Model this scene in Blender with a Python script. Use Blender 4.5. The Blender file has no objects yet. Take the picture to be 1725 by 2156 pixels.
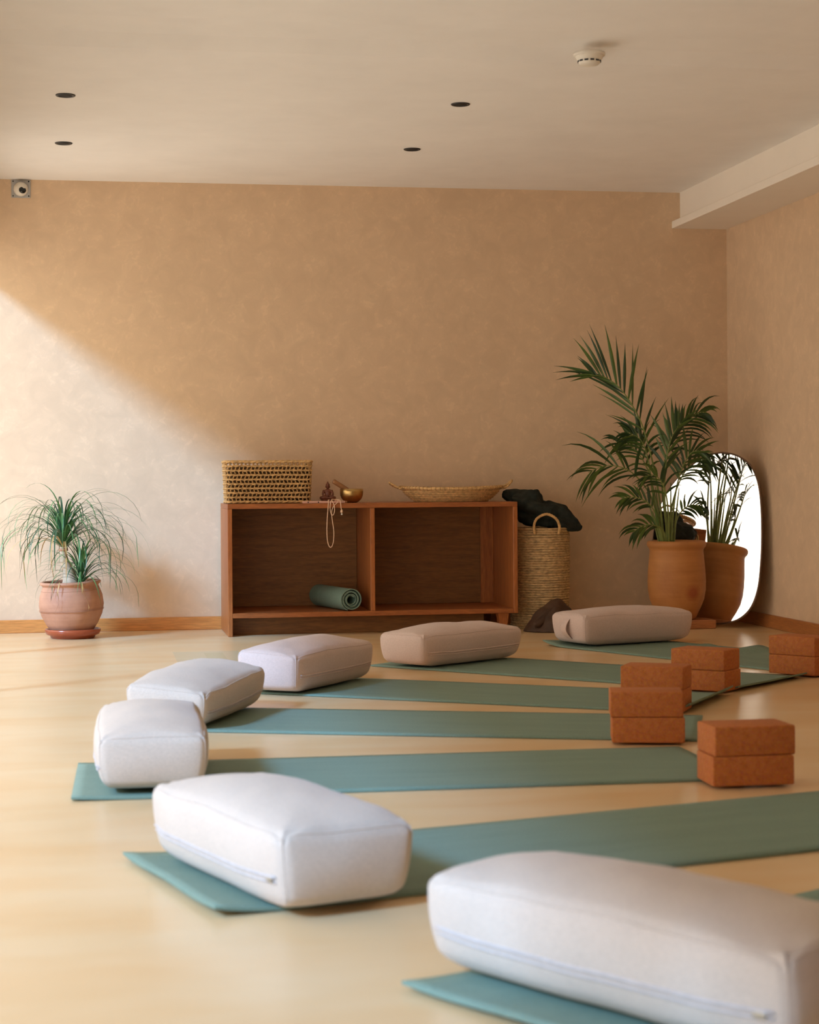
import bpy, bmesh, math, random
from mathutils import Vector, Matrix, noise
R = math.radians
S = bpy.context.scene
COL = S.collection

# ------------------------------------------------------------------ camera
cd = bpy.data.cameras.new('camera')
cam = bpy.data.objects.new('camera', cd)
COL.objects.link(cam)
S.camera = cam
PSI = R(9.73)
cd.sensor_fit = 'HORIZONTAL'
cd.sensor_width = 24.0
cd.lens = 24.0 * 3917 / 1725
cam.matrix_world = (Matrix.Translation((0, 0, 0.82)) @ Matrix.Rotation(-PSI, 4, 'Z')
                    @ Matrix.Rotation(R(90), 4, 'X') @ Matrix.Rotation(-0.0069, 4, 'Z'))
cd.shift_y = -(1078 - 1012.4) / 1725
cd.clip_start = 0.05
cd.clip_end = 200
cd.dof.use_dof = True
cd.dof.focus_distance = 9.6
cd.dof.aperture_fstop = 4.2

# ------------------------------------------------------------------ daylight and exposure
W = bpy.data.worlds.new('sky')
S.world = W
W.use_nodes = True
bg = W.node_tree.nodes['Background']
bg.inputs[0].default_value = (1.0, 0.87, 0.71, 1)
bg.inputs[1].default_value = 2.5

sd = bpy.data.lights.new('sun', 'SUN')
sun = bpy.data.objects.new('sun', sd)
COL.objects.link(sun)
SUN_DIR = Vector((1.0, 0.78, -0.78))
sun.rotation_euler = SUN_DIR.to_track_quat('-Z', 'Y').to_euler()
sun.location = (-6, 4, 6)
sd.energy = 5.5
sd.color = (0.27, 0.57, 1.0)
sd.angle = R(9)

S.view_settings.view_transform = 'Standard'
S.view_settings.look = 'None'
S.view_settings.gamma = 1
S.view_settings.exposure = 0.14
S.view_settings.use_curve_mapping = False
S.cycles.use_denoising = True
S.cycles.max_bounces = 10
S.cycles.diffuse_bounces = 6
S.cycles.sample_clamp_indirect = 6

# ------------------------------------------------------------------ material helpers
def mat(name):
    m = bpy.data.materials.new(name)
    m.use_nodes = True
    nt = m.node_tree
    return m, nt, nt.nodes['Principled BSDF'], nt.nodes['Material Output']

def N(nt, t, **kw):
    n = nt.nodes.new(t)
    for k, v in kw.items():
        setattr(n, k, v)
    return n

def coords(nt, scale=(1, 1, 1), obj=True, rot=(0, 0, 0)):
    tc = N(nt, 'ShaderNodeTexCoord')
    mp = N(nt, 'ShaderNodeMapping')
    mp.inputs['Scale'].default_value = scale
    mp.inputs['Rotation'].default_value = rot
    nt.links.new(tc.outputs['Object' if obj else 'Generated'], mp.inputs['Vector'])
    return mp.outputs[0]

def noise_n(nt, vec, scale, detail=4, rough=.55, dist=0):
    n = N(nt, 'ShaderNodeTexNoise')
    n.inputs['Scale'].default_value = scale
    n.inputs['Detail'].default_value = detail
    n.inputs['Roughness'].default_value = rough
    n.inputs['Distortion'].default_value = dist
    nt.links.new(vec, n.inputs['Vector'])
    return n.outputs['Fac']

def ramp(nt, fac, stops):
    r = N(nt, 'ShaderNodeValToRGB')
    e = r.color_ramp.elements
    while len(e) < len(stops):
        e.new(.5)
    for i, (p, c) in enumerate(stops):
        e[i].position = p
        e[i].color = (*c, 1)
    nt.links.new(fac, r.inputs[0])
    return r.outputs[0]

def mixc(nt, fac, a, b, mode='MIX'):
    m = N(nt, 'ShaderNodeMix', data_type='RGBA', blend_type=mode)
    for s, v in ((m.inputs[0], fac), (m.inputs[6], a), (m.inputs[7], b)):
        if hasattr(v, 'is_linked') or isinstance(v, bpy.types.NodeSocket):
            nt.links.new(v, s)
        elif isinstance(v, (int, float)):
            s.default_value = v
        else:
            s.default_value = (*v, 1)
    return m.outputs[2]

def bump(nt, bsdf, h, strength=.3, dist=.01):
    b = N(nt, 'ShaderNodeBump')
    b.inputs['Strength'].default_value = strength
    b.inputs['Distance'].default_value = dist
    nt.links.new(h, b.inputs['Height'])
    nt.links.new(b.outputs[0], bsdf.inputs['Normal'])

def simple(name, c, rough=.6, var=.12, scale=20, metal=0, bstr=0.1, bdist=.002, spec=.5, dist=0, stretch=(1, 1, 1)):
    m, nt, b, o = mat(name)
    v = coords(nt, stretch)
    f = noise_n(nt, v, scale, 5, .6, dist)
    a = tuple(max(0, x * (1 - var)) for x in c)
    d = tuple(min(1, x * (1 + var)) for x in c)
    nt.links.new(ramp(nt, f, [(.3, a), (.7, d)]), b.inputs['Base Color'])
    b.inputs['Roughness'].default_value = rough
    b.inputs['Metallic'].default_value = metal
    b.inputs['Specular IOR Level'].default_value = spec
    if bstr:
        bump(nt, b, f, bstr, bdist)
    return m

def wood(name, c, dark, axis='X', rough=.45, scale=3.0, ring=1.0):
    m, nt, b, o = mat(name)
    st = {'X': (1.2, 14, 14), 'Y': (14, 1.2, 14), 'Z': (14, 14, 1.2)}[axis]
    v = coords(nt, st)
    f = noise_n(nt, v, scale, 6, .65, .8)
    v2 = coords(nt, tuple(s * 6 for s in st))
    g = noise_n(nt, v2, scale, 3, .5, .2)
    c1 = ramp(nt, f, [(.3, dark), (.7, c)])
    c2 = mixc(nt, .25, c1, ramp(nt, g, [(.35, tuple(x * .5 for x in c)), (.65, tuple(min(1, x * 1.4) for x in c))]))
    nt.links.new(c2, b.inputs['Base Color'])
    b.inputs['Roughness'].default_value = rough
    bump(nt, b, g, .15, .001)
    return m

# plaster walls: tan lime plaster with curly trowel marks
def plaster(name, base):
    m, nt, b, o = mat(name)
    v = coords(nt)
    big = noise_n(nt, v, 1.1, 3, .5, .3)
    mid = noise_n(nt, v, 9.0, 5, .6, .8)
    sm = noise_n(nt, v, 24.0, 3, .5, 1.6)
    c0 = ramp(nt, big, [(.3, tuple(x * .93 for x in base)), (.7, tuple(x * 1.05 for x in base))])
    c1 = mixc(nt, .5, c0, ramp(nt, mid, [(.34, tuple(x * .90 for x in base)), (.66, tuple(x * 1.08 for x in base))]))
    mask = ramp(nt, sm, [(.54, (0, 0, 0)), (.64, (1, 1, 1))])
    patch = ramp(nt, mid, [(.42, (0, 0, 0)), (.60, (1, 1, 1))])
    mk = mixc(nt, 1.0, mask, patch, 'MULTIPLY')
    mk2 = mixc(nt, 1.0, mk, (.20, .20, .20), 'MULTIPLY')
    c2 = mixc(nt, mk2, c1, tuple(min(1, x * 1.32 + .02) for x in base))
    nt.links.new(c2, b.inputs['Base Color'])
    b.inputs['Roughness'].default_value = .82
    b.inputs['Specular IOR Level'].default_value = .25
    bump(nt, b, sm, .12, .004)
    return m

M = {}
M['plaster'] = plaster('tan_plaster', (.71, .53, .360))
M['white'] = simple('white_paint', (.89, .87, .85), .85, .03, 3, bstr=.03, spec=.2)
M['trim'] = simple('soffit_paint', (.88, .82, .74), .8, .02, 3, bstr=.02, spec=.2)

# polished yellow screed floor
m, nt, b, o = mat('polished_floor')
v = coords(nt, (1, 2.2, 1))
big = noise_n(nt, v, .55, 2, .5, .4)
mid = noise_n(nt, v, 2.1, 2, .45, .3)
c0 = ramp(nt, big, [(.3, (.67, .475, .26)), (.7, (.75, .555, .335))])
c1 = mixc(nt, .42, c0, ramp(nt, mid, [(.32, (.69, .43, .19)), (.68, (.74, .565, .345))]))
# a greenish rectangular patch blended into the floor colour
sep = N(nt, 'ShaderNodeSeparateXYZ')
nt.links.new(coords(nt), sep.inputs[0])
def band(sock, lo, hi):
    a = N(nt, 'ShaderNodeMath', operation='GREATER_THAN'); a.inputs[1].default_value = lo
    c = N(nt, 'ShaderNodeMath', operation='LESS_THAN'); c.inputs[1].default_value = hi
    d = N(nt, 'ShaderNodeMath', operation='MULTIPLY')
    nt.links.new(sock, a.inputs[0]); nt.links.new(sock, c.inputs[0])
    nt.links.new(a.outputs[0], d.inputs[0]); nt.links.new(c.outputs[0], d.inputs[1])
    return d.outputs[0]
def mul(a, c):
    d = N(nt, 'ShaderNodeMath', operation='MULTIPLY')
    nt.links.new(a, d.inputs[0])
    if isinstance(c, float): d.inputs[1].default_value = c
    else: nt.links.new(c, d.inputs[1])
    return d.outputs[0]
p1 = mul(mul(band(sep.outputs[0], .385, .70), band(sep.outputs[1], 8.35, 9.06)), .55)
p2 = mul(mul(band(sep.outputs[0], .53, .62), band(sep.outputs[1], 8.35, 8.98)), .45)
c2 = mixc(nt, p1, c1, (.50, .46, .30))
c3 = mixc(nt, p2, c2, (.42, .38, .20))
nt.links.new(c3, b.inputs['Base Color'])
rr = N(nt, 'ShaderNodeMapRange')
rr.inputs['To Min'].default_value = .20
rr.inputs['To Max'].default_value = .36
nt.links.new(mid, rr.inputs['Value'])
b.inputs['Roughness'].default_value = .27
b.inputs['IOR'].default_value = 1.42
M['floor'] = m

M['shelfwood_x'] = wood('walnut_lengthwise', (.42, .135, .034), (.20, .055, .014), 'X', .42)
M['shelfwood_z'] = wood('walnut_upright', (.45, .15, .038), (.22, .062, .016), 'Z', .42)
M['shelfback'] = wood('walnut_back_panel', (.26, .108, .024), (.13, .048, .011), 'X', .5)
M['pine'] = wood('orange_pine', (.66, .30, .085), (.50, .19, .05), 'X', .4, 2.0)
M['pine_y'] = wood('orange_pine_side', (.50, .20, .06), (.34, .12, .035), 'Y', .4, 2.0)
M['plinthwood'] = wood('plinth_wood', (.50, .20, .07), (.30, .11, .04), 'X', .5, 3)
M['black'] = simple('black_metal', (.015, .016, .02), .4, .1)
M['socket'] = simple('lamp_socket_dark', (.004, .004, .005), .7, .1)
M['plastic'] = simple('white_plastic', (.82, .78, .70), .45, .02)
M['grey'] = simple('grey_plate', (.42, .42, .42), .5, .05)
M['lens'] = simple('dark_lens', (.01, .012, .012), .12, .1, bstr=0)
M['terra_l'] = None
M['straw'] = simple('woven_straw', (.62, .39, .165), .75, .35, 60, bstr=.4, bdist=.002)
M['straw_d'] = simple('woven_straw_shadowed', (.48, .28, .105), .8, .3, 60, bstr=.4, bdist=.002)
M['shade_box'] = simple('brown_shade_box', (.10, .055, .02), .95, .2, 30, bstr=.2)
M['seagrass'] = simple('coiled_seagrass', (.52, .36, .18), .8, .45, 45, bstr=.5, bdist=.003, stretch=(1, 1, 2.5))
M['darkcloth'] = simple('black_cloth', (.026, .031, .026), .9, .3, 30, bstr=.3, bdist=.003, spec=.15)
M['browncloth'] = simple('brown_leather', (.060, .026, .010), .7, .3, 14, bstr=.3, bdist=.004)
M['soil'] = simple('soil', (.05, .03, .018), .95, .5, 60, bstr=.6, bdist=.006)
M['brass'] = simple('aged_brass', (.52, .34, .13), .30, .3, 10, metal=1, bstr=.1)
M['brasswood'] = simple('mallet_wood', (.30, .13, .045), .5, .25, 18)
M['figure'] = simple('carved_red_wood', (.16, .045, .02), .45, .3, 40, bstr=.3, bdist=.002)
M['pink'] = simple('pale_pink_wood', (.72, .42, .33), .55, .06, 30)
M['cord'] = simple('beige_beads', (.80, .55, .38), .6, .12, 90)
M['leaf_a'] = simple('grass_leaf_green', (.085, .22, .075), .42, .45, 9, bstr=0)
M['leaf_b'] = simple('dark_leaf_green', (.030, .095, .045), .42, .35, 9, bstr=0)
M['leaf_y'] = simple('yellowed_leaf', (.55, .36, .14), .5, .2, 9, bstr=0)
M['palm'] = simple('palm_leaf_green', (.062, .112, .020), .45, .4, 7, bstr=0)
M['palm_d'] = simple('palm_leaf_dark_green', (.026, .060, .014), .45, .35, 7, bstr=0)
M['palmstem'] = simple('palm_stem', (.20, .25, .065), .5, .3, 12, bstr=0)
M['trunk'] = simple('pale_grey_bark', (.52, .40, .28), .85, .25, 30, bstr=.5, bdist=.004)

# mirror glass
m, nt, b, o = mat('mirror_silver')
b.inputs['Base Color'].default_value = (.93, .93, .92, 1)
b.inputs['Metallic'].default_value = 1
b.inputs['Roughness'].default_value = .012
M['mirror'] = m
M['mirrorframe'] = simple('mirror_rim', (.16, .085, .05), .35, .1)

# window glass: clear pane that passes light and reflects a little
m, nt, b, o = mat('window_glass')
tr = N(nt, 'ShaderNodeBsdfTransparent')
gl = N(nt, 'ShaderNodeBsdfGlossy')
gl.inputs['Roughness'].default_value = .02
mx = N(nt, 'ShaderNodeMixShader')
mx.inputs[0].default_value = .06
nt.links.new(tr.outputs[0], mx.inputs[1])
nt.links.new(gl.outputs[0], mx.inputs[2])
nt.links.new(mx.outputs[0], o.inputs[0])
M['glass'] = m

# linen
def linen(name, c):
    m, nt, b, o = mat(name)
    v = coords(nt)
    w1 = noise_n(nt, coords(nt, (900, 120, 400)), 1, 2, .5)
    w2 = noise_n(nt, coords(nt, (120, 900, 400)), 1, 2, .5)
    f = mixc(nt, .5, w1, w2)
    soft = noise_n(nt, v, 7, 3, .5)
    c0 = ramp(nt, soft, [(.3, tuple(x * .95 for x in c)), (.7, tuple(min(1, x * 1.04) for x in c))])
    c1 = mixc(nt, .5, c0, ramp(nt, f, [(.38, tuple(x * .80 for x in c)), (.62, tuple(min(1, x * 1.16) for x in c))]))
    nt.links.new(c1, b.inputs['Base Color'])
    b.inputs['Roughness'].default_value = .95
    b.inputs['Specular IOR Level'].default_value = .15
    b.inputs['Sheen Weight'].default_value = .15
    bump(nt, b, f, .35, .0015)
    return m
M['linen'] = linen('light_linen', (.57, .48, .405))
M['linen_b'] = linen('pinkish_linen', (.60, .475, .43))
M['zip'] = simple('zip_tape', (.50, .46, .45), .7, .1, 60)
M['zippull'] = simple('zip_pull_metal', (.45, .42, .36), .35, .1, 60, metal=.8)

# yoga mat rubber
m, nt, b, o = mat('green_mat_rubber')
v = coords(nt)
soft = noise_n(nt, coords(nt, (1, 6, 1)), 2.2, 4, .6, .4)
fine = noise_n(nt, v, 260, 2, .5)
c0 = ramp(nt, soft, [(.3, (.150, .230, .185)), (.7, (.180, .270, .215))])
c1 = mixc(nt, .3, c0, ramp(nt, fine, [(.4, (.12, .19, .15)), (.6, (.22, .32, .27))]))
nt.links.new(c1, b.inputs['Base Color'])
b.inputs['Roughness'].default_value = .72
b.inputs['Specular IOR Level'].default_value = .4
bump(nt, b, fine, .25, .0015)
M['mat'] = m

# cork
m, nt, b, o = mat('cork')
v = coords(nt)
vo = N(nt, 'ShaderNodeTexVoronoi')
vo.inputs['Scale'].default_value = 260
nt.links.new(v, vo.inputs['Vector'])
g = noise_n(nt, v, 90, 4, .7)
c0 = ramp(nt, g, [(.30, (.28, .072, .009)), (.5, (.43, .122, .016)), (.72, (.51, .175, .030))])
c1 = mixc(nt, .35, c0, mixc(nt, .92, vo.outputs['Color'], (.42, .12, .016)))
nt.links.new(c1, b.inputs['Base Color'])
b.inputs['Roughness'].default_value = .85
bump(nt, b, g, .3, .002)
M['cork'] = m

# terracotta
def terracotta(name, c, dark, rough, zs=1.0, spot=None):
    m, nt, b, o = mat(name)
    v = coords(nt, (1, 1, zs))
    f = noise_n(nt, v, 5, 5, .6, .5)
    h = noise_n(nt, coords(nt, (1, 1, 14)), 3, 3, .5, .1)
    c0 = ramp(nt, f, [(.32, dark), (.62, c)])
    c1 = mixc(nt, .3, c0, ramp(nt, h, [(.3, dark), (.7, tuple(min(1, x * 1.2) for x in c))]))
    if spot:
        sx, sy, sz, r, sc = spot
        tc = N(nt, 'ShaderNodeTexCoord')
        dn = N(nt, 'ShaderNodeVectorMath', operation='DISTANCE')
        dn.inputs[1].default_value = (sx, sy, sz)
        nt.links.new(tc.outputs['Object'], dn.inputs[0])
        mr = N(nt, 'ShaderNodeMapRange')
        mr.inputs['From Min'].default_value = r * .35
        mr.inputs['From Max'].default_value = r
        mr.inputs['To Min'].default_value = .7
        mr.inputs['To Max'].default_value = 0
        nt.links.new(dn.outputs['Value'], mr.inputs['Value'])
        c1 = mixc(nt, mr.outputs[0], c1, sc)
    nt.links.new(c1, b.inputs['Base Color'])
    b.inputs['Roughness'].default_value = rough
    bump(nt, b, h, .12, .004)
    return m
M['terra_l'] = terracotta('weathered_terracotta', (.50, .26, .16), (.34, .155, .09), .6)
M['saucer'] = simple('glazed_saucer', (.34, .075, .030), .2, .12, 8, bstr=.02)
M['terra_r'] = terracotta('ochre_terracotta', (.52, .23, .07), (.38, .15, .04), .62, 1.0, (.045, -.15, .20, .055, (.30, .055, .02)))

# ------------------------------------------------------------------ mesh helpers
def link(name, bm_or_me, m, parent=None, smooth=False, loc=None):
    if isinstance(bm_or_me, bmesh.types.BMesh):
        me = bpy.data.meshes.new(name)
        bmesh.ops.recalc_face_normals(bm_or_me, faces=bm_or_me.faces)
        bm_or_me.to_mesh(me)
        bm_or_me.free()
    else:
        me = bm_or_me
    if m is not None and not me.materials:
        me.materials.append(m)
    if smooth:
        for p in me.polygons:
            p.use_smooth = True
    ob = bpy.data.objects.new(name, me)
    COL.objects.link(ob)
    if parent is not None:
        ob.parent = parent
    if loc is not None:
        ob.location = loc
    return ob

def tag(o, label=None, cat=None, group=None, kind=None):
    if label: o['label'] = label
    if cat: o['category'] = cat
    if group: o['group'] = group
    if kind: o['kind'] = kind
    return o

def thing(name, label, cat, loc=(0, 0, 0), rz=0, group=None):
    o = bpy.data.objects.new(name, None)
    o.empty_display_size = .05
    COL.objects.link(o)
    o.location = loc
    o.rotation_euler = (0, 0, rz)
    return tag(o, label, cat, group)

def box(x0, x1, y0, y1, z0, z1, bev=0, seg=2, bm=None):
    own = bmesh.new()
    bmesh.ops.create_cube(own, size=1)
    for v in own.verts:
        v.co = Vector(((x0 + x1) / 2 + v.co.x * (x1 - x0), (y0 + y1) / 2 + v.co.y * (y1 - y0), (z0 + z1) / 2 + v.co.z * (z1 - z0)))
    if bev:
        bmesh.ops.bevel(own, geom=own.edges[:], offset=bev, segments=seg, affect='EDGES', profile=.5)
    if bm is None:
        return own
    me = bpy.data.meshes.new('t')
    own.to_mesh(me); own.free()
    bm.from_mesh(me)
    bpy.data.meshes.remove(me)
    return bm

def lathe(prof, seg=48, sx=1, sy=1, wob=0, close=True):
    bm = bmesh.new()
    rings = []
    for i, (r, z) in enumerate(prof):
        if r < 1e-6:
            rings.append([bm.verts.new((0, 0, z))])
        else:
            rings.append([bm.verts.new((r * sx * math.cos(2 * math.pi * k / seg), r * sy * math.sin(2 * math.pi * k / seg),
                          z + (wob * noise.noise(Vector((math.cos(2 * math.pi * k / seg) * 2, math.sin(2 * math.pi * k / seg) * 2, z * 20))) if wob else 0)))
                          for k in range(seg)])
    for a, c in zip(rings, rings[1:]):
        for k in range(seg):
            k2 = (k + 1) % seg
            if len(a) == 1 and len(c) == 1: continue
            if len(a) == 1: bm.faces.new((a[0], c[k], c[k2]))
            elif len(c) == 1: bm.faces.new((a[k], a[k2], c[0]))
            else: bm.faces.new((a[k], a[k2], c[k2], c[k]))
    return bm

def tube(pts, rad, seg=8, bm=None, closed=False):
    own = bm if bm is not None else bmesh.new()
    pts = [Vector(p) for p in pts]
    n = len(pts)
    rings = []
    ref = None
    for i, p in enumerate(pts):
        if closed:
            d = (pts[(i + 1) % n] - pts[i - 1]).normalized()
        else:
            d = (pts[min(i + 1, n - 1)] - pts[max(i - 1, 0)]).normalized()
        if ref is None:
            ref = Vector((0, 0, 1)) if abs(d.z) < .9 else Vector((1, 0, 0))
        a = d.cross(ref)
        if a.length < 1e-4:
            a = d.cross(Vector((0, 1, 0)))
        a.normalize()
        bvec = a.cross(d).normalized()
        ref = bvec
        r = rad(i / (n - 1)) if callable(rad) else rad
        rings.append([own.verts.new(p + a * r * math.cos(2 * math.pi * k / seg) + bvec * r * math.sin(2 * math.pi * k / seg)) for k in range(seg)])
    last = n if closed else n - 1
    for i in range(last):
        a, c = rings[i], rings[(i + 1) % n]
        for k in range(seg):
            k2 = (k + 1) % seg
            own.faces.new((a[k], a[k2], c[k2], c[k]))
    if not closed:
        own.faces.new(rings[0][::-1])
        own.faces.new(rings[-1])
    return own

def smooth_path(pts, n=8):
    """Catmull-Rom through the points."""
    P = [Vector(p) for p in pts]
    P = [P[0] * 2 - P[1]] + P + [P[-1] * 2 - P[-2]]
    out = []
    for i in range(1, len(P) - 2):
        for k in range(n):
            t = k / n
            p0, p1, p2, p3 = P[i - 1:i + 3]
            out.append(.5 * ((2 * p1) + (p2 - p0) * t + (2 * p0 - 5 * p1 + 4 * p2 - p3) * t * t + (3 * p1 - p0 - 3 * p2 + p3) * t ** 3))
    out.append(P[-2].copy())
    return out

# ------------------------------------------------------------------ the room
XL, XR, YB, YF, H = -0.62, 3.68, 10.42, -2.6, 2.488
def struct(name, bm, m, parent=None):
    o = link(name, bm, m, parent)
    if parent is None: o['kind'] = 'structure'
    return o
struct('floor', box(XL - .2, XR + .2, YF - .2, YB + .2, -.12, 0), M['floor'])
# ceiling: main slab, a shallow groove across the room, slab over the camera
bm = bmesh.new()
prof = [(YB + .2, 0), (7.22, 0), (7.12, .036), (6.74, .034), (6.735, .004), (YF - .2, .004), (YF - .2, .2), (YB + .2, .2)]
va = [bm.verts.new((XL - .2, y, H + z)) for y, z in prof]
vb = [bm.verts.new((XR + .2, y, H + z)) for y, z in prof]
for i in range(8):
    bm.faces.new((va[i], va[(i + 1) % 8], vb[(i + 1) % 8], vb[i]))
bm.faces.new(va); bm.faces.new(vb)
struct('ceiling', bm, M['white'])
struct('wall_back', box(XL - .2, XR + .2, YB, YB + .2, 0, H), M['plaster'])
struct('wall_right', box(XR, XR + .2, YF, YB, 0, H), M['plaster'])
# soffit along the right wall with its lower ledge
struct('trim_1', box(3.398, XR, YF, YB, 2.30, H), M['trim'])
struct('trim_2', box(3.348, XR, YF, YB, 2.279, 2.321, .002, 1), M['trim'])
struct('baseboard_back', box(XL, XR, YB - .018, YB, 0, .072, .003, 1), M['pine'])
struct('baseboard_right', box(XR - .018, XR, YF, YB - .018, 0, .072, .003, 1), M['pine_y'])

# left wall: floor-to-ceiling glazing between slim posts (daylight enters here)
bm = box(XL - .12, XL, YF, 0.2, 0, H)
box(XL - .12, XL, 0.2, YB, 0, .06, bm=bm)
box(XL - .12, XL, 0.2, YB, 2.08, H, bm=bm)
struct('wall_left', bm, M['white'])
ys = [0.2, 1.6, 7.3, 9.0, 10.38]
for i in range(4):
    a, c = ys[i], ys[i + 1]
    w = thing('window_%d' % (i + 1), None, None, (XL - .06, a, .06))
    w['kind'] = 'structure'
    fb = box(-.03, .03, 0, .018, 0, 2.02)
    box(-.03, .03, c - a - .018, c - a, 0, 2.02, bm=fb)
    box(-.03, .03, 0, c - a, 0, .04, bm=fb)
    box(-.03, .03, 0, c - a, 1.99, 2.02, bm=fb)
    link('window_frame', fb, M['grey'], w)
    link('pane', box(-.004, .004, .016, c - a - .016, .03, 1.995), M['glass'], w)
    if i < 3:   # unseen sun blocker, added to shorten the sunlight's reach on the floor
        link('sun_blocker', box(.045, .050, .01, c - a - .01, 1.24, 2.02), M['trim'], w)
        link('sun_blocker_bar', box(.040, .055, .01, c - a - .01, 1.22, 1.24), M['grey'], w)
# solid wall behind the camera
struct('wall_front', box(XL - .2, XR + .2, YF - .2, YF, 0, H), M['white'])

# ------------------------------------------------------------------ yoga mats
MATS = [  # near-left corner, direction in degrees, length, curl at start, curl at end, label
    ((.795, 2.425), 30.2, 1.83, .014, 0, 'green yoga mat under the nearest cushion, its corner pointing at the bottom of the picture'),
    ((.225, 3.505), 15.3, 1.90, .016, 0, 'green yoga mat under the second nearest cushion with one corner curled up on the left'),
    ((-.055, 4.868), -1.3, 1.80, .004, 0, 'green yoga mat lying straight across the room, running to the nearest cork blocks'),
    ((.190, 6.187), -20.4, 1.78, 0, 0, 'green yoga mat whose right end shows just behind the second nearest block stack'),
    ((.560, 7.235), -33.8, 1.80, 0, .030, 'green yoga mat with a rolled up right end behind the second nearest block stack'),
    ((1.215, 8.142), -46.8, 1.80, 0, .016, 'green yoga mat under the pinkish cushion in front of the wooden shelf'),
    ((2.200, 8.960), -65.0, 1.80, .022, .006, 'wavy green yoga mat under the cushion nearest the palm, farthest of the mats'),
]
def make_mat(p, deg, L, curl0, curl1, label, wavy=0):
    Wd, T = .61, .006
    nx, ny = 60, 16
    bm = bmesh.new()
    top, bot = [], []
    for i in range(nx + 1):
        rt, rb = [], []
        for j in range(ny + 1):
            x = L * i / nx; y = Wd * j / ny
            z = .0015
            if curl0:
                t = max(0, 1 - x / .17); side = .50 + .50 * (1 - j / ny) ** 2.2 + .20 * (j / ny) ** 6 - .15 * math.sin(j / ny * 9)
                z += curl0 * t ** 2 * side
            if curl1:
                t = max(0, 1 - (L - x) / .065)
                z += curl1 * t ** 1.6
            if wavy:
                z += wavy * min(1, max(0, x - .48) * 6) * max(0, math.sin(x * 16)) * max(0, (j / ny - .45)) ** 1.3
            rt.append(bm.verts.new((x, y, z + T)))
            rb.append(bm.verts.new((x, y, z)))
        top.append(rt); bot.append(rb)
    for i in range(nx):
        for j in range(ny):
            bm.faces.new((top[i][j], top[i + 1][j], top[i + 1][j + 1], top[i][j + 1]))
            bm.faces.new((bot[i][j], bot[i][j + 1], bot[i + 1][j + 1], bot[i + 1][j]))
    for i in range(nx):
        bm.faces.new((top[i][0], bot[i][0], bot[i + 1][0], top[i + 1][0]))
        bm.faces.new((top[i][ny], top[i + 1][ny], bot[i + 1][ny], bot[i][ny]))
    for j in range(ny):
        bm.faces.new((top[0][j], top[0][j + 1], bot[0][j + 1], bot[0][j]))
        bm.faces.new((top[nx][j], bot[nx][j], bot[nx][j + 1], top[nx][j + 1]))
    o = link('yoga_mat', bm, M['mat'])
    for q in o.data.polygons: q.use_smooth = abs(q.normal.z) > .5
    o.location = (p[0], p[1], 0)
    o.rotation_euler = (0, 0, R(deg))
    tag(o, label, 'yoga mat', 'yoga mats fanned out on the floor')
for i, a in enumerate(MATS):
    make_mat(*a, wavy=.05 if i == 6 else 0)

# ------------------------------------------------------------------ bolsters
def bolster_point(P, hx, hy, hz, r, crown, side, seed, tilt):
    """P on the box surface -> plump cushion surface."""
    C = Vector((max(-hx + r, min(hx - r, P.x)), max(-hy + r, min(hy - r, P.y)), max(-hz + r, min(hz - r, P.z))))
    d = P - C
    Q = C + d.normalized() * r if d.length > 1e-9 else P.copy()
    u, v, w = Q.x / hx, Q.y / hy, Q.z / hz
    top = (w + 1) / 2
    uu, vv, ww = max(0, 1 - u * u), max(0, 1 - v * v), max(0, 1 - w * w)
    Q.z += crown * (uu ** .75) * (vv ** .55) * top ** 2
    Q.x += math.copysign(side, u) * abs(u) ** 2 * (vv ** .6) * (.35 + .65 * ww)
    Q.y += math.copysign(side * .8, v) * abs(v) ** 2 * (uu ** .6) * (.25 + .75 * ww)
    # corners drawn in, underside rounded up
    k = (abs(u) * abs(v)) ** 6
    Q.z += -.006 * k * top + .010 * k * (1 - top)
    e = max(abs(u), abs(v))
    Q.z += (1 - top) ** 2 * .016 * max(0, e - .55) ** 2 / .2
    Q.x -= Q.x * .11 * (1 - top) ** 2
    Q.y -= Q.y * .05 * (1 - top) ** 2
    s = Vector((Q.x * 7 + seed * 13.1, Q.y * 7, Q.z * 7))
    n = noise.noise(s) * .006 + noise.noise(s * 2.3) * .0025
    Q.z += n * top
    Q.x += noise.noise(s + Vector((9, 0, 0))) * .005
    Q.y += noise.noise(s + Vector((0, 9, 0))) * .005
    # pucker folds running from the seam corners
    cx = 1 - min(1, math.hypot((abs(u) - 1) * hx, (abs(v) - 1) * hy) / .13)
    if cx > 0:
        Q.z += top * .004 * cx * math.sin(math.atan2((1 - abs(v)) * hy, (1 - abs(u)) * hx + 1e-5) * 9)
    Q.z += tilt * (-u) * top * .5 + max(0, tilt * -u) * (1 - top) * .3
    return Q

def axis_samples(h, r, n):
    inner = [-(h - r) + 2 * (h - r) * i / n for i in range(n + 1)]
    e = [h - r + r * f for f in (.2, .4, .6, .8, 1.0)]
    return [-x for x in e[::-1]] + inner + e

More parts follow.
